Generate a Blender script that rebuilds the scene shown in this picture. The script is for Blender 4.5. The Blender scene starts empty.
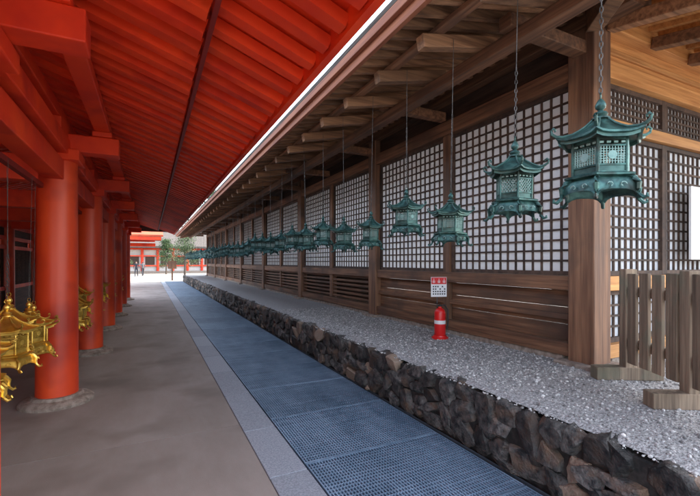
import bpy, math, random
import numpy as np
from mathutils import Vector, Matrix, noise
random.seed(7)
S=bpy.context.scene
SUN_EL=math.radians(42); SUN_AZ=math.radians(84)   # azimuth from +Y towards +X

# ------------------------------------------------------------------ helpers
def link(o,parent=None):
    S.collection.objects.link(o)
    if parent: o.parent=parent
    return o
class MB:
    def __init__(s): s.v=[];s.f=[];s.m=[];s.r=[]
    def add(s,vs,fs,mat=0,rnd=None):
        if rnd is None: rnd=random.random()
        b=len(s.v); s.v.extend([tuple(v) for v in vs])
        for f in fs: s.f.append(tuple(b+i for i in f)); s.m.append(mat); s.r.append(rnd)
    def box(s,x0,x1,y0,y1,z0,z1,mat=0,rnd=None):
        vs=[(x0,y0,z0),(x1,y0,z0),(x1,y1,z0),(x0,y1,z0),(x0,y0,z1),(x1,y0,z1),(x1,y1,z1),(x0,y1,z1)]
        s.add(vs,[(3,2,1,0),(4,5,6,7),(0,1,5,4),(1,2,6,5),(2,3,7,6),(3,0,4,7)],mat,rnd)
    def bar(s,p,q,w,h,mat=0,rnd=None,up=(0,0,1)):
        p=Vector(p);q=Vector(q);d=(q-p).normalized();u=Vector(up)
        sd=d.cross(u).normalized();u2=sd.cross(d).normalized()
        vs=[]
        for e in (p,q):
            for a,b in ((-1,-1),(1,-1),(1,1),(-1,1)):
                vs.append(e+sd*(a*w/2)+u2*(b*h/2))
        s.add(vs,[(0,1,2,3),(7,6,5,4),(0,4,5,1),(1,5,6,2),(2,6,7,3),(3,7,4,0)],mat,rnd)
    def cyl(s,x,y,z0,z1,r0,r1=None,n=24,mat=0,rnd=None,cap=True):
        if r1 is None:r1=r0
        vs=[];fs=[]
        for z,r in((z0,r0),(z1,r1)):
            for i in range(n):
                a=2*math.pi*i/n; vs.append((x+r*math.cos(a),y+r*math.sin(a),z))
        for i in range(n):
            j=(i+1)%n; fs.append((i,j,n+j,n+i))
        if cap: fs.append(tuple(range(n-1,-1,-1))); fs.append(tuple(range(n,2*n)))
        s.add(vs,fs,mat,rnd)
    def lathe(s,prof,n=16,mat=0,c=(0,0),rnd=None):
        vs=[];fs=[]
        for r,z in prof:
            for i in range(n):
                a=2*math.pi*i/n; vs.append((c[0]+r*math.cos(a),c[1]+r*math.sin(a),z))
        for k in range(len(prof)-1):
            for i in range(n):
                j=(i+1)%n; fs.append((k*n+i,k*n+j,(k+1)*n+j,(k+1)*n+i))
        s.add(vs,fs,mat,rnd)
    def tube(s,pts,r,n=6,mat=0,closed=False,rnd=None):
        pts=[Vector(p) for p in pts];N=len(pts);vs=[];fs=[]
        rr=r if isinstance(r,(list,tuple)) else [r]*N
        for k,p in enumerate(pts):
            if closed: d=pts[(k+1)%N]-pts[k-1]
            else: d=pts[min(k+1,N-1)]-pts[max(k-1,0)]
            d.normalize(); u=Vector((0,0,1)) if abs(d.z)<.9 else Vector((1,0,0))
            a=d.cross(u).normalized(); b=a.cross(d).normalized()
            for i in range(n):
                t=2*math.pi*i/n; vs.append(p+(a*math.cos(t)+b*math.sin(t))*rr[k])
        K=N if closed else N-1
        for k in range(K):
            k2=(k+1)%N
            for i in range(n):
                j=(i+1)%n; fs.append((k*n+i,k*n+j,k2*n+j,k2*n+i))
        s.add(vs,fs,mat,rnd)
    def mesh(s,name,mats,smooth=False):
        me=bpy.data.meshes.new(name); me.from_pydata(s.v,[],s.f)
        for m in mats: me.materials.append(m)
        me.polygons.foreach_set('material_index',s.m)
        if smooth: me.polygons.foreach_set('use_smooth',[True]*len(s.f))
        at=me.attributes.new('rnd','FLOAT','FACE'); at.data.foreach_set('value',s.r)
        me.update(); return me
    def obj(s,name,mats,parent=None,smooth=False,bevel=0,auto=False):
        o=bpy.data.objects.new(name,s.mesh(name,mats,smooth)); link(o,parent)
        if bevel:
            b=o.modifiers.new('b','BEVEL'); b.width=bevel; b.segments=2; b.limit_method='ANGLE'; b.angle_limit=math.radians(50)
        if auto:
            try:
                o.data.polygons.foreach_set('use_smooth',[True]*len(o.data.polygons))
                o.data.set_sharp_from_angle(angle=math.radians(40))
            except Exception: pass
        return o
def empty(name,loc=(0,0,0),rz=0):
    e=bpy.data.objects.new(name,None); e.empty_display_size=.2; link(e); e.location=loc; e.rotation_euler=(0,0,rz); return e

def M(name,c1,c2,scale=(4,4,4),rough=.6,metal=0,bump=.15,bscale=60,rnd=.25,detail=3,spot=None,spotscale=1.5,rough2=None,bdist=.01,spec=.5,contrast=(.35,.65),tint=None,trans=0,ao=None):
    m=bpy.data.materials.new(name); m.use_nodes=True; nt=m.node_tree; N=nt.nodes; L=nt.links
    b=N['Principled BSDF']; b.inputs['Metallic'].default_value=metal
    b.inputs['Specular IOR Level'].default_value=spec
    tc=N.new('ShaderNodeTexCoord'); mp=N.new('ShaderNodeMapping'); mp.inputs['Scale'].default_value=scale
    L.new(tc.outputs['Object'],mp.inputs['Vector'])
    at=N.new('ShaderNodeAttribute'); at.attribute_name='rnd'
    ad=N.new('ShaderNodeVectorMath'); ad.operation='MULTIPLY_ADD'
    L.new(at.outputs['Fac'],ad.inputs[0]); ad.inputs[1].default_value=(37,53,29); L.new(mp.outputs[0],ad.inputs[2])
    n1=N.new('ShaderNodeTexNoise'); n1.inputs['Scale'].default_value=1; n1.inputs['Detail'].default_value=detail; n1.inputs['Roughness'].default_value=.65
    L.new(ad.outputs[0],n1.inputs['Vector'])
    cr=N.new('ShaderNodeValToRGB'); cr.color_ramp.elements[0].position=contrast[0]; cr.color_ramp.elements[1].position=contrast[1]
    cr.color_ramp.elements[0].color=(*c1,1); cr.color_ramp.elements[1].color=(*c2,1)
    L.new(n1.outputs['Fac'],cr.inputs['Fac']); col=cr.outputs['Color']
    if spot:
        n2=N.new('ShaderNodeTexNoise'); n2.inputs['Scale'].default_value=spotscale; n2.inputs['Detail'].default_value=3
        L.new(tc.outputs['Object'],n2.inputs['Vector'])
        r2=N.new('ShaderNodeValToRGB'); r2.color_ramp.elements[0].position=.50; r2.color_ramp.elements[1].position=.68
        L.new(n2.outputs['Fac'],r2.inputs['Fac'])
        mx=N.new('ShaderNodeMix'); mx.data_type='RGBA'; L.new(r2.outputs['Color'],mx.inputs['Factor']); L.new(col,mx.inputs['A']); mx.inputs['B'].default_value=(*spot,1); col=mx.outputs['Result']
    if tint:
        r3=N.new('ShaderNodeMath'); r3.operation='GREATER_THAN'; r3.inputs[1].default_value=tint[1]; L.new(at.outputs['Fac'],r3.inputs[0])
        r4=N.new('ShaderNodeMath'); r4.operation='MULTIPLY'; r4.inputs[1].default_value=.7; L.new(r3.outputs[0],r4.inputs[0])
        mx=N.new('ShaderNodeMix'); mx.data_type='RGBA'; L.new(r4.outputs[0],mx.inputs['Factor']); L.new(col,mx.inputs['A']); mx.inputs['B'].default_value=(*tint[0],1); col=mx.outputs['Result']
    if rnd>0:
        mr=N.new('ShaderNodeMapRange'); mr.inputs['To Min'].default_value=1-rnd; mr.inputs['To Max'].default_value=1+rnd
        L.new(at.outputs['Fac'],mr.inputs['Value'])
        vm=N.new('ShaderNodeVectorMath'); vm.operation='SCALE'; L.new(col,vm.inputs[0]); L.new(mr.outputs[0],vm.inputs['Scale']); col=vm.outputs[0]
    L.new(col,b.inputs['Base Color'])
    rr=N.new('ShaderNodeMapRange'); rr.inputs['To Min'].default_value=rough; rr.inputs['To Max'].default_value=rough2 if rough2 else min(1,rough+.2)
    L.new(n1.outputs['Fac'],rr.inputs['Value']); L.new(rr.outputs[0],b.inputs['Roughness'])
    if bump:
        n3=N.new('ShaderNodeTexNoise'); n3.inputs['Scale'].default_value=bscale/ max(scale); n3.inputs['Detail'].default_value=2
        L.new(mp.outputs[0],n3.inputs['Vector'])
        bp=N.new('ShaderNodeBump'); bp.inputs['Strength'].default_value=bump; bp.inputs['Distance'].default_value=bdist
        L.new(n3.outputs['Fac'],bp.inputs['Height']); L.new(bp.outputs[0],b.inputs['Normal'])
    if trans:
        tr=N.new('ShaderNodeBsdfTranslucent'); L.new(col,tr.inputs['Color'])
        ms=N.new('ShaderNodeMixShader'); ms.inputs[0].default_value=trans
        L.new(b.outputs[0],ms.inputs[1]); L.new(tr.outputs[0],ms.inputs[2]); L.new(ms.outputs[0],N['Material Output'].inputs['Surface'])
    return m

# ------------------------------------------------------------------ materials
RED=M('vermilion_paint',(.74,.036,.005),(.88,.068,.008),(1.5,1.5,1.5),rough=.5,bump=.08,bscale=30,rnd=.14,spot=(.60,.028,.006),spotscale=2.5)
REDD=M('vermilion_paint_dark',(.16,.008,.004),(.24,.014,.006),(2,2,2),rough=.5,rnd=.1,bump=0)
REDCOL=M('vermilion_column_paint',(.64,.048,.012),(.80,.085,.018),(2,2,.5),rough=.30,rough2=.5,bump=.08,bscale=10,rnd=.06,spot=(.44,.035,.015),spotscale=1.6)
W1=M('aged_wood_y',(.10,.044,.022),(.27,.13,.066),(22,.9,22),rough=.6,bump=.35,bscale=60,rnd=.3,spot=(.085,.045,.028),spotscale=1.2)
W1x=M('aged_wood_x',(.13,.062,.030),(.32,.165,.082),(1.0,22,22),rough=.6,bump=.3,bscale=60,rnd=.35)
W1z=M('aged_wood_z',(.10,.045,.025),(.27,.135,.072),(16,16,.7),rough=.6,bump=.45,bscale=60,rnd=.2,spot=(.09,.052,.035),spotscale=1.5)
WPLX=M('honey_wood_warm_glow_x',(.40,.165,.045),(.64,.31,.10),(1.0,22,22),rough=.6,bump=.25,rnd=.25)  # side-wall wood; its orange paints in the warm bounced glow
WDK=M('dark_wood',(.03,.018,.012),(.08,.046,.03),(18,1.5,18),rough=.7,bump=0,rnd=.3)
WLAT=M('lattice_wood',(.034,.019,.013),(.085,.05,.034),(10,10,10),rough=.7,bump=.0,rnd=.3)
WFEN=M('weathered_fence_wood',(.12,.085,.058),(.30,.22,.15),(20,20,1.0),rough=.75,bump=.5,rnd=.3,spot=(.15,.145,.10),spotscale=3)
PAPER=M('shoji_paper',(.78,.80,.83),(.84,.85,.87),(1.2,1.2,1.2),rough=.8,bump=0,rnd=.04,trans=.42)
CONC=M('path_concrete',(.24,.20,.168),(.32,.275,.24),(1.6,.6,1.6),rough=.7,bump=.3,bscale=200,rnd=.05,spot=(.19,.157,.13),spotscale=1.1,bdist=.004,detail=7)
GRAN=M('kerb_granite',(.20,.22,.25),(.36,.385,.42),(70,70,70),rough=.6,bump=.2,bscale=200,rnd=.18,detail=3,bdist=.003)
STEEL=M('galvanised_grating_sky_tint',(.12,.185,.26),(.25,.34,.44),(3,1,3),rough=.38,metal=.3,bump=0,rnd=.16)  # blue of the reflected sky is put into the steel colour
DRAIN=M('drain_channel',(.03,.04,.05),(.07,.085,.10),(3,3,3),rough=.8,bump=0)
ROCK=M('wall_rock',(.012,.012,.012),(.15,.135,.12),(13,13,13),rough=.6,bump=.9,bscale=60,rnd=.6,tint=((.19,.135,.095),.91),contrast=(.36,.74),spot=(.13,.08,.05),spotscale=5)
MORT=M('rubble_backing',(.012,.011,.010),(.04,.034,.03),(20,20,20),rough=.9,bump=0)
GRAV=M('grey_gravel',(.16,.155,.15),(.48,.465,.45),(50,50,50),rough=.85,bump=.9,bscale=80,rnd=0,detail=3,bdist=.015)
PEB=M('gravel_pebble',(.26,.25,.24),(.44,.425,.405),(30,30,30),rough=.75,bump=0,rnd=.6,detail=0)
SAND=M('courtyard_gravel',(.20,.18,.155),(.29,.26,.225),(.8,.8,.8),rough=.9,bump=0,rnd=0)
BARK=M('cypress_bark_roof',(.045,.038,.034),(.14,.12,.105),(6,1.5,60),rough=.9,bump=.6,bscale=80,rnd=.2)
BRZ=M('verdigris_bronze',(.016,.055,.052),(.080,.20,.175),(14,14,14),rough=.33,metal=.45,bump=.3,bscale=60,rnd=.12,spot=(.030,.045,.036),spotscale=10,bdist=.003,contrast=(.38,.66),detail=5)
BRZ2=M('verdigris_bronze_light',(.16,.30,.27),(.30,.47,.43),(12,12,12),rough=.5,metal=.2,bump=0,rnd=.12)
BRZD=M('verdigris_bronze_dark',(.030,.080,.072),(.09,.19,.165),(9,9,9),rough=.38,metal=.4,bump=0,rnd=.1)
GOLD=M('gilt_metal',(.66,.39,.06),(.92,.62,.14),(8,8,8),rough=.25,metal=.85,bump=.12,bscale=40,rnd=.1)
GOLD2=M('gilt_fretwork',(.45,.26,.04),(.75,.5,.10),(8,8,8),rough=.4,metal=.7,bump=0,rnd=.1)
IRON=M('iron_chain',(.06,.055,.05),(.17,.16,.15),(20,20,20),rough=.5,metal=.7,bump=0,rnd=.1)
EXT=M('extinguisher_red',(.62,.012,.012),(.68,.02,.02),(2,2,2),rough=.22,bump=0,rnd=.02)
BLK=M('black_rubber',(.015,.015,.015),(.03,.03,.03),(5,5,5),rough=.5,bump=0)
WHT=M('white_sheet',(.76,.77,.78),(.82,.82,.82),(3,3,3),rough=.5,bump=0,rnd=.02)
INKR=M('sign_red_ink',(.62,.02,.02),(.66,.03,.03),(3,3,3),rough=.5,bump=0,rnd=0)
INKB=M('sign_black_ink',(.03,.03,.035),(.05,.05,.05),(3,3,3),rough=.5,bump=0,rnd=0)
PLAST=M('white_plaster',(.50,.48,.44),(.60,.58,.54),(2,2,2),rough=.8,bump=0,rnd=.03)
BASE=M('base_stone',(.17,.13,.10),(.34,.28,.23),(14,14,14),rough=.75,bump=.5,rnd=.15)
LEAF=M('leaf',(.025,.05,.015),(.06,.11,.03),(.6,.6,.6),rough=.6,bump=0,rnd=.5,detail=0)
TRUNK=M('trunk_bark',(.05,.035,.025),(.12,.09,.07),(6,6,2),rough=.9,bump=0)

# ------------------------------------------------------------------ ground
g=MB()
def rect(mb,x0,x1,y0,y1,z,mat=0,rnd=.5): mb.add([(x0,y0,z),(x1,y0,z),(x1,y1,z),(x0,y1,z)],[(0,1,2,3)],mat,rnd)
rect(g,-900,.79,-900,900,-.02); rect(g,.79,2.50,36,900,-.02); rect(g,.79,2.50,-900,-8,-.02); rect(g,2.50,900,-900,900,-.02)
g.obj('ground',[SAND])
p=MB(); 
y=-8
while y<34:
    p.box(-5.6,.785,y+.004,y+5.996,-.15,0,rnd=.4+.2*random.random()); y+=6
p.obj('concrete_path',[CONC])
k=MB(); y=-8
while y<36:
    l=random.choice([.9,1.0,1.1]); k.box(.79,1.085,y+.004,min(y+l,36)-.004,-.3,.006); y+=l
k.obj('granite_kerb',[GRAN],bevel=.006)

# grating
gr=MB(); 
x0,x1=1.10,2.40
y=-1.0
while y<36:
    gr.box(x0,x1,y,y+.014,-.03,.003); gr.box(x0,x1,y+.978,y+.992,-.03,.003)
    yy=y+.014+.033
    while yy<y+.965:
        gr.box(x0+.012,x1-.012,yy,yy+.008,-.014,0); yy+=.04
    r=random.random()
    n=52
    for i in range(n+1):
        x=x0+(x1-x0-.010)*i/n
        gr.box(x,x+.010,y+.014,y+.978,-.03,.001 if i%n else .003,rnd=r)
    y+=1.0
gr.obj('drain_grating',[STEEL])
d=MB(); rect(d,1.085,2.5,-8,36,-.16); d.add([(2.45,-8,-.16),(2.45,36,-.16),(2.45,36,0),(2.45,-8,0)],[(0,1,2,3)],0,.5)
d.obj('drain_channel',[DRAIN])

# ------------------------------------------------------------------ rubble retaining wall
import bmesh
def ico(sub):
    bm=bmesh.new(); bmesh.ops.create_icosphere(bm,subdivisions=sub,radius=1)
    V=np.array([v.co[:] for v in bm.verts]); F=[tuple(v.index for v in f.verts) for f in bm.faces]; bm.free(); return V,F
I1,I2,I3,I4=ico(1),ico(2),ico(3),ico(4)
rs=np.random.RandomState(3)
rk=MB()
def rock(mb,c,h,sub,mat=0,rnd=None,ang=0):
    V,F=sub
    P=V.copy()
    for q in range(14):
        nrm=rs.normal(size=3); nrm/=np.linalg.norm(nrm); lim=rs.uniform(.50,.80)
        if q==0: nrm=np.array([-1,rs.uniform(-.3,.3),rs.uniform(-.25,.3)]); nrm/=np.linalg.norm(nrm); lim=rs.uniform(.40,.55)
        if q==1: nrm=np.array([rs.uniform(-.15,.15),rs.uniform(-.2,.2),1.]); nrm/=np.linalg.norm(nrm); lim=rs.uniform(.50,.65)
        dd=P@nrm; msk=dd>lim; P[msk]-=np.outer(dd[msk]-lim,nrm)
    P*=1.42
    off=rs.uniform(0,50,3)
    for i in range(len(P)):
        P[i]*=1+.07*noise.noise(Vector(P[i]*2.2+off))
        if len(P)>300: P[i]*=1+.035*noise.noise(Vector(P[i]*8+off))
    P*=np.array(h)
    ca,sa=math.cos(ang),math.sin(ang)
    yv=P[:,1]*ca-P[:,2]*sa; zv=P[:,1]*sa+P[:,2]*ca; P[:,1]=yv;P[:,2]=zv
    P+=np.array(c)
    mb.add(P.tolist(),F,mat,rnd)
y=-1.5; H=.515
while y<35.8:
    w=rs.uniform(.12,.27); n=rs.choice([2,3,3,4]); hs=rs.uniform(.6,1.5,n); hs=hs/hs.sum()*H; z=0
    for h in hs:
        sub=I4 if (y<3.2 and y>0) else (I3 if y<9 else I2)
        dy=rs.uniform(-.05,.05); ww=w*rs.uniform(.50,.70)
        rock(rk,(2.515+rs.uniform(-.022,.018),y+w/2+dy,z+h/2-.004),(.095,ww,h*.59),sub,0,rs.uniform(0,1),rs.uniform(-.35,.35)); z+=h
    y+=w
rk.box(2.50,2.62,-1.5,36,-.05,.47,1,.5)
rk.obj('stone_retaining_wall',[ROCK,MORT])
pl=MB()
def terr(x,y):
    return .53+.012*noise.noise(Vector((x*1.3,y*1.3,0)))-(.02 if x<2.58 else 0)
xs=np.concatenate([np.linspace(2.52,4.6,32),np.linspace(5,16,12)]); ys=np.concatenate([np.linspace(-1.5,8,110),np.linspace(8.5,36,40)])
nx,ny=len(xs),len(ys); vs=[(x,yv,terr(x,yv)) for yv in ys for x in xs]
fs=[(j*nx+i,j*nx+i+1,(j+1)*nx+i+1,(j+1)*nx+i) for j in range(ny-1) for i in range(nx-1)]
pl.add(vs,fs,0,.5)
pl.box(2.62,16,-1.5,-1.4,-.05,.51,1,.5)
pl.obj('gravel_terrace',[GRAV,MORT],smooth=True)
V,F=ico(1)
allv=[]
NP=17000
for i in range(NP):
    yy=rs.uniform(0.0,1.0)**1.5*8.5+.2; xx=rs.uniform(2.47,4.0 if yy>2.5 else 5.5)
    s=rs.uniform(.005,.010) if rs.rand()<.7 else rs.uniform(.010,.018); a=rs.uniform(0,6.28)
    P=V*np.array([s,s*rs.uniform(.6,1),s*rs.uniform(.45,.8)])
    ca,sa=math.cos(a),math.sin(a); Q=P.copy(); Q[:,0]=P[:,0]*ca-P[:,1]*sa; Q[:,1]=P[:,0]*sa+P[:,1]*ca
    Q+=np.array([xx,yy,terr(xx,yy)+s*.2]); allv.append(Q); 
V2=np.concatenate(allv); nv=len(V); Fa=np.array(F); F2=np.concatenate([Fa+nv*i for i in range(NP)])
me=bpy.data.meshes.new('loose_gravel'); me.from_pydata(V2.tolist(),[],F2.tolist()); me.materials.append(PEB)
at=me.attributes.new('rnd','FLOAT','FACE'); at.data.foreach_set('value',np.repeat(rs.uniform(0,1,NP),len(F)).astype('f'))
link(bpy.data.objects.new('loose_gravel',me))

# ------------------------------------------------------------------ right hall (roofed; unseen far side left open to backlight the paper)
hall=empty('wooden_shrine_hall')
WX=4.07; YS=2.6; YE=36.0; PITCH=4.3; XE=9.57; RX=2*6.82-2.0
posts=[YS+PITCH*i for i in range(8)]
po=MB()
for i,yy in enumerate(posts):
    po.box(WX-.14,WX+.14,yy-.14,yy+.14,.56,3.98,rnd=.3+.3*random.random())
    po.box(XE-.14,XE+.14,yy-.14,yy+.14,.53,3.98)
po.box(WX+2.61,WX+2.89,YS-.14,YS+.14,.56,3.98)
po.obj('posts',[W1z],hall,bevel=.012)
bs=MB()
for yy in posts: bs.box(WX-.24,WX+.24,yy-.24,yy+.24,.5,.57)
for a,b in zip(posts[:-1],posts[1:]): bs.box(WX-.09,WX+.12,a+.243,b-.243,.45,.597)
bs.box(WX+.243,XE,YS-.09,YS+.12,.45,.597)
bs.obj('foundation_stones',[BASE],hall,bevel=.015)
hp=MB()
for yy in posts[:-1]: hp.box(WX-.075,WX+.075,yy+PITCH/2-.07,yy+PITCH/2+.07,.75,3.55)
hp.obj('half_posts',[W1z],hall,bevel=.006)
bm_=MB()
for a,b in zip(posts[:-1],posts[1:]):
    a1,b1=a+.143,b-.143
    bm_.box(WX-.11,WX+.11,a1,b1,.60,.74); bm_.box(WX-.10,WX+.10,a1,b1,1.30,1.45)
    bm_.box(WX-.12,WX+.10,a1,b1,3.50,3.70)
    bm_.box(WX-.03,WX+.03,a1,b1,3.70,3.98,1)
bm_.box(WX-.16,WX+.16,YS-.5,YE,3.98,4.20); bm_.box(XE-.16,XE+.16,YS-.5,YE,3.98,4.20)
bm_.box(2.93,3.07,YS-1.1,YE,3.58,3.70)
bm_.obj('long_beams',[W1,WDK],hall,bevel=.006)
bx=MB()
for a in (WX,WX+2.75):
    a1,b1=a+.143,a+2.75-.143
    bx.box(a1,b1,YS-.11,YS+.11,.60,.74); bx.box(a1,b1,YS-.10,YS+.10,1.30,1.45)
    bx.box(a1,b1,YS-.09,YS+.09,2.98,3.10); bx.box(a1,b1,YS-.12,YS+.12,3.50,3.68)
    bx.box(a1,b1,YS-.03,YS+.03,3.68,3.98)
    bx.box(a1,b1,YS-.06,YS+.06,3.80,3.86)
bx.box(WX+.163,XE-.163,YS-.16,YS+.16,3.98,4.24)
bx.obj('cross_beams',[WPLX],hall,bevel=.006)
cb=MB()
for yy in posts:
    cb.box(2.86,WX-.143,yy-.07,yy+.07,3.705,3.83)
    if yy<YE-3: cb.box(2.86,WX-.123,yy+PITCH/2-.06,yy+PITCH/2+.06,3.705,3.83)
cb.obj('cantilevers',[W1],hall,bevel=.008)
la=MB(); pa=MB(); pn=MB()
c=.124
for bi,(a,b) in enumerate(zip(posts[:-1],posts[1:])):
    for (u,v) in ((a+.143,a+PITCH/2-.073),(a+PITCH/2+.073,b-.143)):
        la.box(WX-.035,WX+.03,u,u+.045,1.453,3.497);la.box(WX-.035,WX+.03,v-.045,v,1.453,3.497)
        la.box(WX-.033,WX+.03,u+.045,v-.045,1.453,1.50);la.box(WX-.033,WX+.03,u+.045,v-.045,3.45,3.497)
        n=max(2,round((v-u-.09)/c)); st=(v-u-.09)/n
        for i in range(1,n):
            yy=u+.045+i*st+random.uniform(-.002,.002); la.box(WX-.009,WX+.005,yy-.0125,yy+.0125,1.50,3.45)
        m_=round((3.45-1.50)/.118)
        for j in range(1,m_):
            z=1.50+(3.45-1.50)*j/m_; la.box(WX-.013,WX-.001,u+.045,v-.045,z-.0115,z+.0115)
        pa.box(WX+.007,WX+.009,u+.045,v-.045,1.50,3.45,rnd=random.random())
        if bi==0 :
            zz=.74; 
            while zz<1.29:
                h=min(.185,1.298-zz); pn.box(WX-.02,WX+.02,u,v,zz+.002,zz+h-.004); zz+=.185
            pn.box(WX-.07,WX-.022,u,v,.98,1.04,rnd=.4)
        else:
            zz=.78
            while zz<1.28:
                pn.box(WX-.05,WX-.01,u,v,zz,zz+.045,rnd=.3*random.random()); zz+=.095
            pn.box(WX+.05,WX+.07,u,v,.742,1.298,1)
la.obj('front_lattice',[WLAT],hall); pa.obj('front_paper',[PAPER],hall); pn.obj('lower_panels',[W1,WDK],hall,bevel=.004)
la=MB(); pa=MB()
for a in (WX,WX+2.75):
    for (u,v) in ((a+.143,a+1.36),(a+1.36,a+2.75-.143)):
        for (z0,z1,cc) in ((.742,1.298,.115),(1.453,2.977,.115),(3.103,3.497,.075)):
                la.box(u,u+.05,YS-.04,YS+.03,z0,z1);la.box(v-.05,v,YS-.04,YS+.03,z0,z1)
                la.box(u+.05,v-.05,YS-.038,YS+.03,z0,z0+.05);la.box(u+.05,v-.05,YS-.038,YS+.03,z1-.05,z1)
                n=round((v-u-.1)/cc)
                for i in range(1,n):
                    xx=u+.05+(v-u-.1)*i/n; la.box(xx-.012,xx+.012,YS-.012,YS+.005,z0+.05,z1-.05)
                m_=max(2,round((z1-z0-.1)/cc))
                for j in range(1,m_):
                    z=z0+.05+(z1-z0-.1)*j/m_; la.box(u+.05,v-.05,YS-.016,YS-.001,z-.011,z+.011)
                pa.box(u+.05,v-.05,YS+.007,YS+.009,z0+.05,z1-.05)
la.obj('side_lattice',[WLAT],hall); pa.obj('side_paper',[PAPER],hall)
# eaves
EX=2.0; EY=.5; SL=.22; EZ=3.68
def uz(t): return EZ+SL*t
ar=MB()
yy=1.41
while yy<YE-.2:
    xin=min(3.12,EX+(yy-EY)-.05)
    ar.bar((EX+.20,yy,uz(.20)-.125),(xin,yy,uz(xin-EX)-.125),.11,.12); yy+=.78
xx=WX+.1
while xx<RX-2.2:
    ar.bar((xx,EY+.22,uz(.22)-.125),(xx,YS-.165,uz(YS-.12-EY)-.125),.12,.12); xx+=.78
ar.bar((EX+.38,EY+.45,uz(.38)-.034),(EX+.38,YE,uz(.38)-.034),.10,.05,1)
ar.bar((EX+.50,EY+.42,uz(.42)-.034),(RX-.5,EY+.42,uz(.42)-.034),.10,.05,0)
ar.bar((EX+.05,EY+.05,uz(0)-.11),(WX-.15,YS-.15,uz(1.92)-.11),.15,.22)
ar.obj('eave_arms',[W1x,W1],hall,bevel=.008)
rf=MB()
yy=EY+.12
while yy<YE:
    xin=min(WX+.15,EX+(yy-EY))
    rf.bar((EX,yy,uz(0)+.035),(xin,yy,uz(xin-EX)+.035),.06,.07)
    rf.bar((RX,yy,uz(0)+.035),(RX+EX-xin,yy,uz(xin-EX)+.035),.06,.07); yy+=.195
xx=EX+.15
while xx<RX-.1:
    yin=min(YS+.15,EY+(xx-EX),EY+(RX-xx)) 
    rf.bar((xx,EY,uz(0)+.035),(xx,yin,uz(yin-EY)+.035),.06,.07,1); xx+=.195
rf.obj('rafters',[W1x,WPLX],hall)
bd=MB()
a=EZ+.072; T=2.3
bd.add([(EX,EY,a),(EX,YE,a),(EX+T,YE,a+SL*T),(EX+T,EY+T,a+SL*T)],[(0,1,2,3)],0,.4)
bd.add([(RX,EY,a),(RX,YE,a),(RX-T,YE,a+SL*T),(RX-T,EY+T,a+SL*T)],[(0,1,2,3)],0,.4)
bd.add([(EX,EY,a),(EX+T,EY+T,a+SL*T),(RX-T,EY+T,a+SL*T),(RX,EY,a)],[(0,1,2,3)],1,.4)
bd.obj('eave_boards',[W1,WPLX],hall)
fa=MB()
fa.box(EX-.05,EX-.002,EY-.05,YE,EZ-.01,EZ+.13,0); fa.box(EX,RX,EY-.05,EY-.002,EZ-.01,EZ+.13,0); fa.box(RX+.002,RX+.05,EY-.05,YE,EZ-.01,EZ+.13,0)
fa.box(EX-.10,EX-.052,EY-.1,YE,EZ+.08,EZ+.17,0)
M_FA=M('eave_fascia_wood',(.24,.075,.038),(.40,.15,.075),(20,1.0,20),rough=.65,bump=.2,rnd=.15)
fa.obj('eave_fascia',[M_FA],hall,bevel=.006)
ro=MB()
prof=[(-.06,.172),(-.09,.185),(-.10,.22),(-.07,.26),(0,.30),(1,.68),(2.2,1.25),(3.4,1.95),(4.82,2.95)]
vs=[];fs=[]
for t,z in prof: vs+= [(EX+t,EY+t,EZ+z),(EX+t,YE+1,EZ+z),(RX-t,EY+t,EZ+z),(RX-t,YE+1,EZ+z)]
for i in range(len(prof)-1):
    a0=4*i;b0=4*(i+1)
    fs.append((a0,a0+1,b0+1,b0)); fs.append((a0,b0,b0+2,a0+2)); fs.append((a0+2,b0+2,b0+3,a0+3))
ro.add(vs,fs,0,.5)
ro.box(6.6,7.04,EY+4.6,YE+1,EZ+2.95,EZ+3.25)
ro.obj('bark_roof',[BARK],hall)

ps=empty('notice_board',(6.15,YS-.16,0))
b=MB(); b.box(-.42,.42,-.012,.012,1.63,2.50); b.obj('board',[WHT],ps)
b=MB()
for i in range(5):
    xx=.02+i*.08
    zz=2.38
    while zz>1.9:
        b.box(xx-.015,xx+.015,-.016,-.0125,zz-.025,zz); zz-=.045
b.obj('lettering',[INKB],ps)

# ------------------------------------------------------------------ fence
fn=empty('wooden_barrier_fence')
P1=Vector((3.90,2.13,0)); P2=Vector((3.54,1.50,0)); dr=(P2-P1).normalized(); pr=Vector((dr.y,-dr.x,0))
if pr.x>0: pr=-pr
f=MB()
L=(P2-P1).length
Z0=terr(3.7,1.8)
def pt(s_,o,z): q=P1+dr*s_+pr*o; return (q.x,q.y,Z0+z)
for s_ in (0,L,2*L):
    f.bar(pt(s_,0,.0),pt(s_,0,1.0),.10,.10,up=tuple(dr))
    f.bar(pt(s_-.005,-.28,.055),pt(s_-.005,.30,.055),.12,.115)
for z in (.34,.80):
    f.bar(pt(.05,.0,z),pt(2*L-.05,.0,z),.045,.085)
n=4
for seg in (0,1):
    for i in range(n):
        s_=seg*L+L*(i+.5)/n*.86+.05
        f.bar(pt(s_,.037,.16),pt(s_,.037,.97+random.uniform(-.012,.012)),.115,.028,up=tuple(pr))
f.obj('pickets',[WFEN],fn,bevel=.006)

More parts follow.
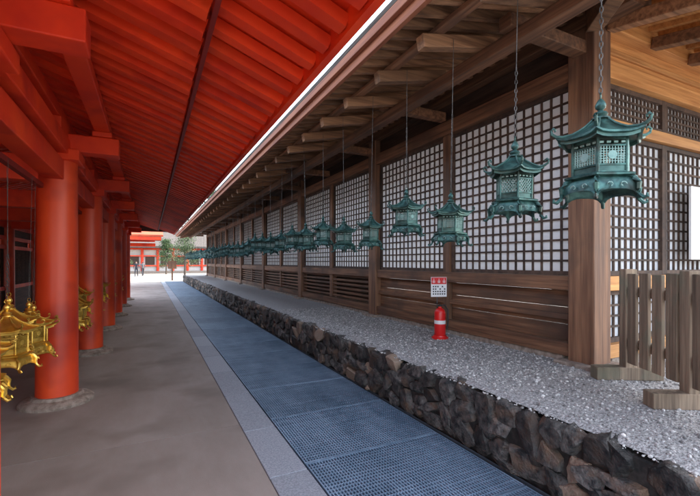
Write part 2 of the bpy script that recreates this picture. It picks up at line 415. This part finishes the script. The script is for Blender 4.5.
# ------------------------------------------------------------------ extinguisher + sign
ex=empty('fire_extinguisher',(3.65,4.47,terr(3.65,4.47)))
b=MB(); b.lathe([(0,.0),(.115,.0),(.115,.022),(.095,.03),(.09,.05),(.085,.05),(.0,.05)],24)
b.lathe([(0,.05),(.072,.05),(.078,.065),(.078,.36),(.070,.395),(.045,.42),(.025,.43),(.025,.45),(0,.45)],24)
b.obj('cylinder_body',[EXT],ex,auto=True)
b=MB(); b.lathe([(.0,.45),(.022,.45),(.022,.475),(0,.475)],12); b.bar((0,0,.485),(-.10,-.03,.50),.025,.012); b.bar((0,0,.47),(-.09,-.03,.462),.02,.01)
b.tube([(0,0,.46),(.06,-.03,.47),(.10,-.05,.40),(.095,-.06,.25),(.088,-.05,.13)],.010,8); b.obj('valve_and_hose',[BLK],ex)
b=MB(); b.lathe([(.0785,.21),(.0795,.21),(.0795,.26),(.0785,.26)],24); b.obj('label',[WHT],ex)
b=MB(); b.cyl(.02,.085,.02,.82,.008,n=8); b.obj('sign_pole',[IRON],ex)
sg=MB(); sg.box(-.105,.125,.073,.078,.58,.86,0); sg.box(-.1,.12,.0705,.0728,.76,.855,1)
for i in range(3):
    xx=-.065+i*.075; sg.box(xx-.022,xx+.022,.068,.0703,.80,.806,0); sg.box(xx-.003,xx+.003,.067,.068,.775,.84,0); sg.box(xx-.02,xx+.02,.068,.0703,.782,.788,0)
for j in range(4):
    zz=.735-j*.035
    for i in range(6): 
        if random.random()<.85: sg.box(-.08+i*.033,-.06+i*.033,.0708,.0728,zz-.02,zz,2)
o=sg.obj('sign_plate',[WHT,INKR,INKB],ex); o.rotation_euler=(0,0,-.35)

# ------------------------------------------------------------------ lanterns
SEG=48
def hexr(t):
    a=(math.degrees(t)%60)-30; a=math.radians(a); r=math.cos(math.radians(30))/math.cos(a)
    cc=(1/math.cos(a)-1)/(1/math.cos(math.radians(30))-1); return r,cc
def hexloft(mb,rows,mat=0,roundness=0):
    vs=[];fs=[]
    for (r,z,lift,ext) in rows:
        for i in range(SEG):
            t=2*math.pi*i/SEG; h,cc=hexr(t); h=h*(1-roundness)+roundness*.95
            q=r*h*(1+ext*cc**2); vs.append((q*math.cos(t),q*math.sin(t),z+lift*cc**2))
    for k in range(len(rows)-1):
        for i in range(SEG):
            j=(i+1)%SEG; fs.append((k*SEG+i,k*SEG+j,(k+1)*SEG+j,(k+1)*SEG+i))
    mb.add(vs,fs,mat,.5)
def lantern(name,variant,mats):
    mb=MB(); R=[.150,.138,.160][variant]
    ce=[.235,.215,.245][variant]
    rd=0
    rows=[(.02,.585,0,0),(.045,.575,0,0),(.065,.555,0,0),(.09,.53,0,0),(.125,.505,0,0),(.165,.482,.0,0),(ce-.03,.462,.01,.02),(ce,.452,.022,.07),(ce,.440,.022,.07),(ce-.015,.436,.02,.06),(.16,.445,0,0),(.0,.447,0,0)]
    hexloft(mb,rows,0,rd)
    hexloft(mb,[(ce-.02,.437,.016,.05),(ce-.02,.418,.016,.05),(ce-.028,.418,.016,.05),(ce-.028,.437,.016,.05)],2)
    for i in range(6):
        t=i*math.pi/3; cx,cy=math.cos(t),math.sin(t)
        pts=[(.045,.580),(.09,.537),(.125,.512),(.165,.489),(ce-.02,.474),(ce*1.07,.478),(ce*1.07+.025,.494),(ce*1.07+.032,.515),(ce*1.07+.018,.530),(ce*1.07+.004,.522),(ce*1.07+.007,.510)]
        mb.tube([(r*cx,r*cy,z) for r,z in pts],[.006,.007,.008,.009,.010,.010,.009,.008,.008,.007,.006],6,2)
    mb.lathe([(0,.712),(.010,.706),(.022,.690),(.031,.668),(.028,.650),(.014,.637),(.018,.630),(.036,.622),(.042,.610),(.034,.598),(.03,.592),(.052,.588),(.055,.578),(.03,.572)],16,0,rnd=.5)
    mb.tube([(.020*math.cos(a),0,.725+.020*math.sin(a)) for a in [2*math.pi*i/12 for i in range(12)]],.004,6,0,closed=True,rnd=.5)
    zb,zt=.215,.432
    for i in range(6):
        t=i*math.pi/3; t2=t+math.pi/3
        a=Vector((R*math.cos(t),R*math.sin(t),0)); b=Vector((R*math.cos(t2),R*math.sin(t2),0))
        mid=(a+b)/2; nrm=mid.normalized()
        mb.tube([(a.x,a.y,zb),(a.x,a.y,zt)],.010,6,0,rnd=.5)
        def P(u,z): q=a.lerp(b,u); return (q.x,q.y,z)
        for z,h in ((zb+.008,.018),(zt-.008,.018),(zt-.05,.010),(zb+.055,.010)):
            mb.bar(P(.02,z),P(.98,z),.010,h,0,.5)
        z0,z1=zb+.06,zt-.055
        if variant==0:
            n=7
            for u in [ (k+1)/(n+1) for k in range(n)]: mb.bar(P(u,z0),P(u,z1),.0045,.005,1,.5,up=tuple(nrm))
            for k in range(5): mb.bar(P(.03,z0+(z1-z0)*(k+1)/6),P(.97,z0+(z1-z0)*(k+1)/6),.004,.0045,1,.5)
        elif variant==1:
            n=6
            for k in range(-n,n+1):
                for sgn in (1,-1):
                    u0,u1=k/n,(k+n*.6)/n
                    s0=max(0,-u0/(u1-u0)) ; s1=min(1,(1-u0)/(u1-u0))
                    if s1<=s0: continue
                    ua,ub=u0+(u1-u0)*s0,u0+(u1-u0)*s1
                    za,zc=(z0+(z1-z0)*s0,z0+(z1-z0)*s1) if sgn>0 else (z1-(z1-z0)*s0,z1-(z1-z0)*s1)
                    mb.bar(P(ua,za),P(ub,zc),.0045,.004,1,.5,up=tuple(nrm))
        else:
            n=9
            for u in [ (k+1)/(n+1) for k in range(n)]: mb.bar(P(u,z0),P(u,z1),.0045,.006,1,.5,up=tuple(nrm))
            for k in range(6): mb.bar(P(.03,z0+(z1-z0)*(k+1)/7),P(.97,z0+(z1-z0)*(k+1)/7),.004,.0035,1,.5)
            cpt=a.lerp(b,.5); zc=(z0+z1)/2; tt=(b-a).normalized()
            vs=[];m=14
            for off in (.006,-.002):
                for q in range(m):
                    an=2*math.pi*q/m; v=cpt+tt*(.026*math.cos(an))+nrm*off; vs.append((v.x,v.y,zc+.026*math.sin(an)))
            mb.add(vs,[tuple(range(m))]+[(q,(q+1)%m,m+(q+1)%m,m+q) for q in range(m)],1,.5)
        vs=[P(.03,zb+.015),P(.97,zb+.015),P(.97,zb+.05),P(.03,zb+.05)]; mb.add(vs,[(0,1,2,3)],2,.5)
        for k in range(4):
            u=(k+.5)/4; mb.bar(P(u-.07,zt-.03),P(u+.07,zt-.03),.006,.012,1,.5)
        r0=R+.01
        pts=[(r0,.20),(r0+.035,.185),(r0+.058,.15),(r0+.055,.115),(r0+.060,.085),(r0+.085,.062),(r0+.105,.068),(r0+.103,.085)]
        cx,cy=math.cos(t),math.sin(t)
        mb.tube([(r*cx,r*cy,z) for r,z in pts],[.012,.016,.016,.013,.012,.012,.010,.006],6,0,rnd=.5)
    hexloft(mb,[(0,.222,0,0),(R+.03,.222,0,0),(R+.045,.214,.0,.03),(R+.045,.204,0,.03),(R+.02,.198,0,0)],0)
    hexloft(mb,[(R+.012,.200,0,0),(R+.035,.185,0,0),(R+.05,.155,0,.0),(R+.052,.130,-.03,.03),(R+.062,.118,-.045,.12),(R+.056,.120,-.045,.12),(R+.044,.135,-.03,.03),(R+.042,.155,0,0),(R+.02,.185,0,0)],0)
    hexloft(mb,[(0,.168,0,0),(R+.03,.168,0,0),(R+.03,.158,0,0),(0,.158,0,0)],2)
    for i in range(6):
        t=(i+.5)*math.pi/3; cx,cy=math.cos(t),math.sin(t); tx,ty=-cy,cx; r=(R+.056)*.866+.006
        for sg_ in (-1,1):
            pts=[]
            for q in range(9):
                an=q/8*4.6; rr=.020*(1-q/12)
                pts.append((r*cx+tx*sg_*(.034+rr*math.cos(an)),r*cy+ty*sg_*(.034+rr*math.cos(an)),.142+rr*math.sin(an)))
            mb.tube(pts,.0035,5,1,rnd=.5)
    me=mb.mesh(name,mats)
    me.polygons.foreach_set('use_smooth',[True]*len(me.polygons)); me.set_sharp_from_angle(angle=math.radians(38))
    return me
BM=[lantern('bronze_lantern_mesh',v,[BRZ,BRZ2,BRZD]) for v in range(3)]
GM=[lantern('gold_lantern_mesh',v,[GOLD,GOLD2,GOLD2]) for v in (0,2)]
def chain(z0,z1,detailed,frac,thick=1.0):
    mb=MB(); ll=.036; zc=z0; k=0
    top=z0+(z1-z0)*frac
    if detailed:
        while zc<top:
            pts=[]
            for i in range(10):
                a=2*math.pi*i/10; u=.009*math.cos(a); w=.022*math.sin(a)
                pts.append((u,0,zc+.018+w) if k%2 else (0,u,zc+.018+w))
            mb.tube(pts,.0032*thick,5,0,closed=True,rnd=.5); zc+=ll; k+=1
    else: mb.cyl(0,0,z0,max(top,z0+.01),.005,n=6)
    mb.cyl(0,0,min(zc,top)+.0,z1,.0035*thick,n=6)
    return mb
def hang(name,meshes,x,y,zb,sc,ztop,var,det,frac=.5):
    e=bpy.data.objects.new(name,meshes[var]); link(e); e.location=(x,y,zb-.045*sc); e.scale=(sc,)*3; e.rotation_euler=(random.uniform(-.02,.02),random.uniform(-.02,.02),random.uniform(0,1.05))
    gold=name[0]=='g'
    c=chain(.742,(ztop-e.location.z)/sc,det,frac,.6 if gold else 1.0).obj('chain',[IRON]); c.parent=e
    return e
LY=[1.53,2.19,2.92,3.63,4.42,5.19]; LZ=[1.95,1.91,1.74,1.87,1.75,1.73]; LS=[1.0,.93,.76,.78,.74,.78]; LV=[2,1,0,2,1,0]
yy=5.97
while yy<33: LY.append(yy); LZ.append(random.uniform(1.72,1.84)); LS.append(random.uniform(.74,.84)); LV.append(random.randrange(3)); yy+=.78
for i,(y_,z_,s_,v_) in enumerate(zip(LY,LZ,LS,LV)):
    hang('bronze_hanging_lantern',BM,2.5,y_,z_,s_,3.68,v_,i<12,[1,.45,.5,.5,.3,.4][i] if i<6 else random.uniform(.2,.6))

# ------------------------------------------------------------------ left colonnade
col=empty('vermilion_corridor')
CX=-.95; CYs=[2.85+2.75*i-2.75 for i in range(8)]
BX=-3.5
c1=MB(); b1=MB()
for yy in CYs:
    for X in (CX,BX):
        c1.cyl(X,yy,.06,2.80,.205,.195,n=40,rnd=.5)
        b1.lathe([(0,.0),(.36,.0),(.36,.03),(.33,.055),(.26,.07),(.24,.10),(0,.10)],28,0,(X,yy))
c1.obj('columns',[REDCOL],col,auto=True); b1.obj('column_bases',[BASE],col,auto=True)
bb=MB()
YA,YB=CYs[0]-.3,CYs[-1]+.6
for X in (CX,BX):
    bb.box(X-.09,X+.09,YA,YB,2.52,2.74); bb.box(X-.14,X+.14,YA,YB,2.80,2.98)
    bb.box(X-.10,X+.10,YA,YB,3.14,3.27)
def ru(x):
    return 2.80+.33*(.95-x) if x>-2.2 else 2.80+.33*(.95+2.2)-.33*(-2.2-x)
for yy in CYs:
    for X,sg_ in ((CX,1),(BX,-1)):
        bb.box(X-.24,X+.24,yy-.24,yy+.24,2.74,2.862)
        bb.box(X-.55,X+.62,yy-.11,yy+.11,2.865,3.06)
        bb.box(X-.12,X+.12,yy-.5,yy+.5,2.985,3.137)
        bb.box(X+sg_*.45-.10,X+sg_*.45+.10,yy-.14,yy+.14,3.063,3.12)
    bb.box(BX+.14,CX-.14,yy-.12,yy+.12,2.50,2.78)
bb.box(CX+.37,CX+.53,YA,YB,3.123,3.225)
bb.obj('beams_and_brackets',[RED],col,bevel=.010)
rf=MB(); yy=YA+.05
while yy<YB:
    rf.bar((.31,yy,ru(.31)+.05),(-2.2,yy,ru(-2.2)+.05),.10,.10)
    rf.bar((-2.2,yy,ru(-2.2)+.05),(-5.2,yy,ru(-5.2)+.05),.10,.10)
    rf.bar((.95,yy,ru(.95)+.095),(.20,yy,ru(.20)+.125),.085,.075)
    yy+=.235
rf.obj('rafters',[RED],col)
bd=MB()
bd.bar((.33,YA,ru(.33)+.03),(.33,YB,ru(.33)+.03),.03,.06,1,.5)
bd.bar((.30,YA,ru(.30)+.115),(.30,YB,ru(.30)+.115),.05,.03,1,.5)
bd.box(.951,1.0,YA,YB,ru(.95)+.04,ru(.95)+.19,0,.6)
for a,b,o in ((1.0,.2,.165),(.2,-2.2,.103),(-2.2,-5.3,.103)):
    vs=[(a,YA,ru(a)+o),(a,YB,ru(a)+o),(b,YB,ru(b)+o),(b,YA,ru(b)+o)]
    bd.add(vs,[(0,1,2,3)],0,.5)
bd.obj('eave_boards',[RED,REDD],col)
rt=MB()
pr_=[(1.06,2.96),(1.10,3.0),(1.10,3.10),(1.02,3.16),(-.6,3.72),(-2.2,4.55),(-3.8,3.72),(-5.4,3.16),(-5.5,3.05),(-5.3,2.98)]
vs=[];fs=[]
for (x,z) in pr_: vs+= [(x,YA-.1,z),(x,YB+.1,z)]
for i in range(len(pr_)-1): fs.append((2*i,2*i+1,2*i+3,2*i+2))
fs.append(tuple(2*i for i in range(len(pr_)))); fs.append(tuple(2*i+1 for i in range(len(pr_)))[::-1])
rt.add(vs,fs,0,.5); rt.obj('bark_roof',[BARK],col)
iw=MB()
X=BX
for a,b in zip(CYs[:-1],CYs[1:]):
    a1,b1=a+.2,b-.2
    iw.box(X-.05,X+.05,a1,b1,.02,.85,1); 
    for z in (.85,1.95,2.2): iw.box(X-.07,X+.07,a1,b1,z,z+.10,0)
    iw.box(X-.02,X+.02,a1,b1,2.301,2.52,1)
    yy=a1+.06
    while yy<b1: iw.box(X-.025,X+.025,yy,yy+.035,.95,1.95,2); yy+=.085
    iw.box(X-.09,X-.07,a1,b1,.9,2.2,1)
iw.obj('mullioned_wall',[RED,WDK,WDK],col)
rl=MB(); rl.bar((CX-.12,YA,2.44),(CX-.12,YB,2.44),.05,.05); rl.obj('lantern_rail',[REDD],col)
for a in CYs[:-1]:
    for j in range(6):
        yy=a+.42+j*.38
        if yy<2.9 : continue
        sc=random.uniform(.76,.88)
        hang('gold_hanging_lantern',GM,CX-.10+random.uniform(-.04,.04),yy,.66+random.uniform(-.10,.10),sc,2.42,random.randrange(2),yy<6,.3)

# ------------------------------------------------------------------ far end
gt=empty('vermilion_gate')
b=MB()
for X in (-7,-4.2,-1.5):
    for Y in (27.5,30): b.cyl(X,Y,0,3.0,.16,n=20,rnd=.5)
b.box(-8,.3,27.4,27.6,2.55,2.75);b.box(-8,.3,27.38,27.62,2.95,3.12);b.box(-8,.3,29.9,30.1,2.95,3.12)
xx=-8
while xx<.5: b.bar((xx,26.3,2.95),(xx,28.75,3.55),.08,.09); xx+=.22
b.box(-8.1,.6,26.22,26.29,2.90,3.08)
b.obj('frame',[RED],gt)
b=MB(); X1=.7; b.add([(-8.2,26.2,3.09),(X1,26.2,3.09),(X1,28.75,3.9),(-8.2,28.75,3.9),(-8.2,31.3,3.09),(X1,31.3,3.09),(-8.2,26.2,3.2),(X1,26.2,3.2),(X1,28.75,4.2),(-8.2,28.75,4.2),(-8.2,31.3,3.2),(X1,31.3,3.2)],
 [(0,1,2,3),(3,2,5,4),(6,7,8,9),(9,8,11,10),(0,1,7,6),(1,2,8,7),(2,5,11,8),(0,3,9,6),(3,4,10,9)],0,.5); b.obj('roof',[M('far_roof_vermilion',(.42,.06,.02),(.55,.10,.03),(2,2,2),rough=.6,bump=0)],gt)
fh=empty('distant_red_hall')
b=MB(); b.box(-3,13,64.2,70,.3,3.4,1)
for i in range(9): b.cyl(-3+i*2,64,0,3.6,.18,n=14,mat=0)
b.box(-3.3,13.3,63.85,64.15,3.35,3.65,0); b.box(-3.3,13.3,63.9,64.1,1.0,1.15,0); b.box(-3.3,13.3,63.9,64.1,2.4,2.55,0)
for i in range(8): b.box(-2.6+i*2,-1.4+i*2,64.12,64.19,1.2,2.35,3)
b.box(-3.5,13.5,63.3,70.5,-.02,.3,2)
b.obj('walls',[RED,PLAST,BASE,WDK],fh)
b=MB(); b.add([(-4.5,62.3,3.6),(14.5,62.3,3.6),(11.5,67,6.6),(-1.5,67,6.6),(-4.5,71.7,3.6),(14.5,71.7,3.6),(-4.5,62.3,3.85),(14.5,62.3,3.85)],[(6,7,2,3),(0,1,7,6),(3,2,5,4),(7,5,2),(6,3,4),(0,4,5,1)],0,.5); b.obj('roof',[BARK],fh)
w=MB(); w.box(-30,-5.5,50,50.4,0,2.0,0); w.box(-30.2,-5.3,49.7,50.7,2.0,2.25,1); w.obj('plaster_wall',[PLAST,BARK])
sp=empty('wooden_signpost',(1.75,38.5,0))
b=MB(); b.box(-.06,.06,-.06,.06,-.02,1.9); b.box(-.35,.35,-.09,-.061,1.0,1.7); b.bar((-.42,-.05,1.80),(0,-.05,1.98),.25,.04); b.bar((.42,-.05,1.80),(0,-.05,1.98),.25,.04); b.obj('board_and_post',[W1z],sp)
def tree(x,y,h,r,seed,nm='cedar_tree'):
    rt_=random.Random(seed); e=empty(nm,(x,y,-.02)); k_=h/17
    t=MB(); t.tube([(0,0,0),(.1*k_,.05,h*.3),(0,.1,h*.6),(.05,0,h*.92)],[.4*k_,.3*k_,.2*k_,.06*k_],8)
    lf=MB()
    for i in range(46):
        z=h*rt_.uniform(.25,1); rr=r*(1.08-z/h)**.7*rt_.uniform(.3,1.05); a=rt_.uniform(0,6.28)
        ex_,ey_=rr*math.cos(a),rr*math.sin(a)
        t.tube([(0,0,z-.5*k_),(ex_*.5,ey_*.5,z-.1*k_),(ex_,ey_,z)],[.08*k_,.05*k_,.02*k_],5)
        rn=rt_.random()
        for q in range(130):
            v=Vector((rt_.gauss(0,1),rt_.gauss(0,1),rt_.gauss(0,.6)))*(r*.17)
            c_=Vector((ex_,ey_,z))+v; s_=rt_.uniform(.1,.24)*max(.35,k_); n_=Vector((rt_.gauss(0,1),rt_.gauss(0,1),rt_.gauss(0,1))).normalized(); u=n_.orthogonal().normalized()*s_; w_=n_.cross(u)*.6
            lf.add([c_-u,c_+w_,c_+u,c_-w_],[(0,1,2,3)],0,min(1,max(0,rn*.6+rt_.random()*.4)))
    t.obj('trunk',[TRUNK],e); lf.obj('foliage',[LEAF],e)
for i,(x,y,h,r) in enumerate([(-9,80,17,4),(-3,86,15,4),(4,82,18,4.5),(11,84,16,4),(-14,60,14,4)]): tree(x,y,h,r,i)
tree(3.6,50,5.4,1.9,9,'garden_pine_tree'); tree(1.9,58,4.6,1.5,12,'garden_pine_tree'); tree(-3.4,58,4.8,1.7,14,'garden_pine_tree')

# ------------------------------------------------------------------ people
def person(x,y,rz,shirt,trous,hair):
    V=[];E=[];R=[]
    def a(p,r,par=None):
        V.append(p);R.append(r)
        if par is not None:E.append((par,len(V)-1))
        return len(V)-1
    pel=a((0,0,.93),(.15,.11)); wa=a((0,0,1.10),(.13,.10),pel); ch=a((0,0,1.30),(.165,.11),wa); ne=a((0,.0,1.46),(.055,.055),ch)
    h1=a((0,.01,1.56),(.075,.085),ne); h2=a((0,.0,1.65),(.078,.09),h1); a((0,.08,1.58),(.012,.015),h1)
    for s in(-1,1):
        st=.16*s
        hp=a((.09*s,0,.88),(.09,.09),pel); kn=a((.10*s,.03+st*.6,.50),(.065,.065),hp); an=a((.10*s,-.03+st,.10),(.045,.045),kn); a((.10*s,.12+st,.04),(.04,.03),an)
        sh=a((.19*s,0,1.39),(.06,.06),ch); el=a((.25*s,-.02,1.12),(.045,.045),sh); wr=a((.25*s,.08-st*.3,.90),(.03,.03),el); pm=a((.25*s,.09-st*.3,.83),(.032,.02),wr)
        for k in range(4): a((.25*s+.0,.062-st*.3+k*.020,.74+abs(k-1.5)*.008),(.009,.009),pm)
        a((.235*s,.135-st*.3,.80),(.01,.01),pm)
    me=bpy.data.meshes.new('body'); me.from_pydata(V,E,[]); o=bpy.data.objects.new('body',me); link(o)
    sk=o.modifiers.new('s','SKIN')
    for i,r in enumerate(R): me.skin_vertices[0].data[i].radius=r
    me.skin_vertices[0].data[0].use_root=True
    ss=o.modifiers.new('ss','SUBSURF'); ss.levels=2; ss.render_levels=2
    dg=bpy.context.evaluated_depsgraph_get(); m2=bpy.data.meshes.new_from_object(o.evaluated_get(dg)); bpy.data.objects.remove(o)
    skin=M('skin',(.45,.27,.19),(.5,.3,.22),rough=.5,bump=0); 
    for m in (skin,shirt,trous,hair): m2.materials.append(m)
    for pz in m2.polygons:
        c=pz.center; pz.use_smooth=True
        if c.z>1.47: pz.material_index=3 if (c.z>1.63 or c.y<-.01) else 0
        elif c.z<.06: pz.material_index=3
        elif c.z<.93 and abs(c.x)<.2: pz.material_index=2
        elif c.z<.9: pz.material_index=0
        else: pz.material_index=1
    ob=bpy.data.objects.new('person',m2); link(ob); ob.location=(x,y,-.02); ob.rotation_euler=(0,0,rz)
DK=M('navy_coat',(.02,.02,.03),(.035,.035,.05),bump=0); TN=M('grey_cloth',(.10,.10,.11),(.15,.15,.16),bump=0); HR=M('black_hair',(.01,.01,.01),(.02,.02,.02),bump=0)
person(-1.35,50,3.0,DK,DK,HR); person(-.75,52,.4,TN,DK,HR)

# ------------------------------------------------------------------ light
w=bpy.data.worlds.new('World'); S.world=w; w.use_nodes=True; nt=w.node_tree
sky=nt.nodes.new('ShaderNodeTexSky'); sky.sky_type='NISHITA'; sky.sun_disc=False; sky.sun_elevation=SUN_EL; sky.sun_rotation=SUN_AZ; sky.dust_density=3.0
hs=nt.nodes.new('ShaderNodeHueSaturation'); hs.inputs['Saturation'].default_value=.6
nt.links.new(sky.outputs[0],hs.inputs['Color']); nt.links.new(hs.outputs[0],nt.nodes['Background'].inputs[0]); nt.nodes['Background'].inputs[1].default_value=1.15
sd=bpy.data.lights.new('sun','SUN'); sd.energy=5; sd.angle=math.radians(.5); sd.color=(1,.91,.78)
so=bpy.data.objects.new('sun',sd); link(so)
v=Vector((math.sin(SUN_AZ)*math.cos(SUN_EL),math.cos(SUN_AZ)*math.cos(SUN_EL),math.sin(SUN_EL)))
so.rotation_euler=v.to_track_quat('Z','Y').to_euler()
S.view_settings.view_transform='Standard'; S.view_settings.look='None'; S.view_settings.exposure=0
# ------------------------------------------------------------------ camera
cd=bpy.data.cameras.new('camera'); cd.sensor_width=36; cd.lens=400/700*36; cd.shift_y=.02; cd.clip_end=3000; cd.clip_start=.05
co=bpy.data.objects.new('camera',cd); link(co); co.location=(0,0,1.6); co.rotation_euler=(math.radians(90),0,-math.atan(.5))
S.camera=co
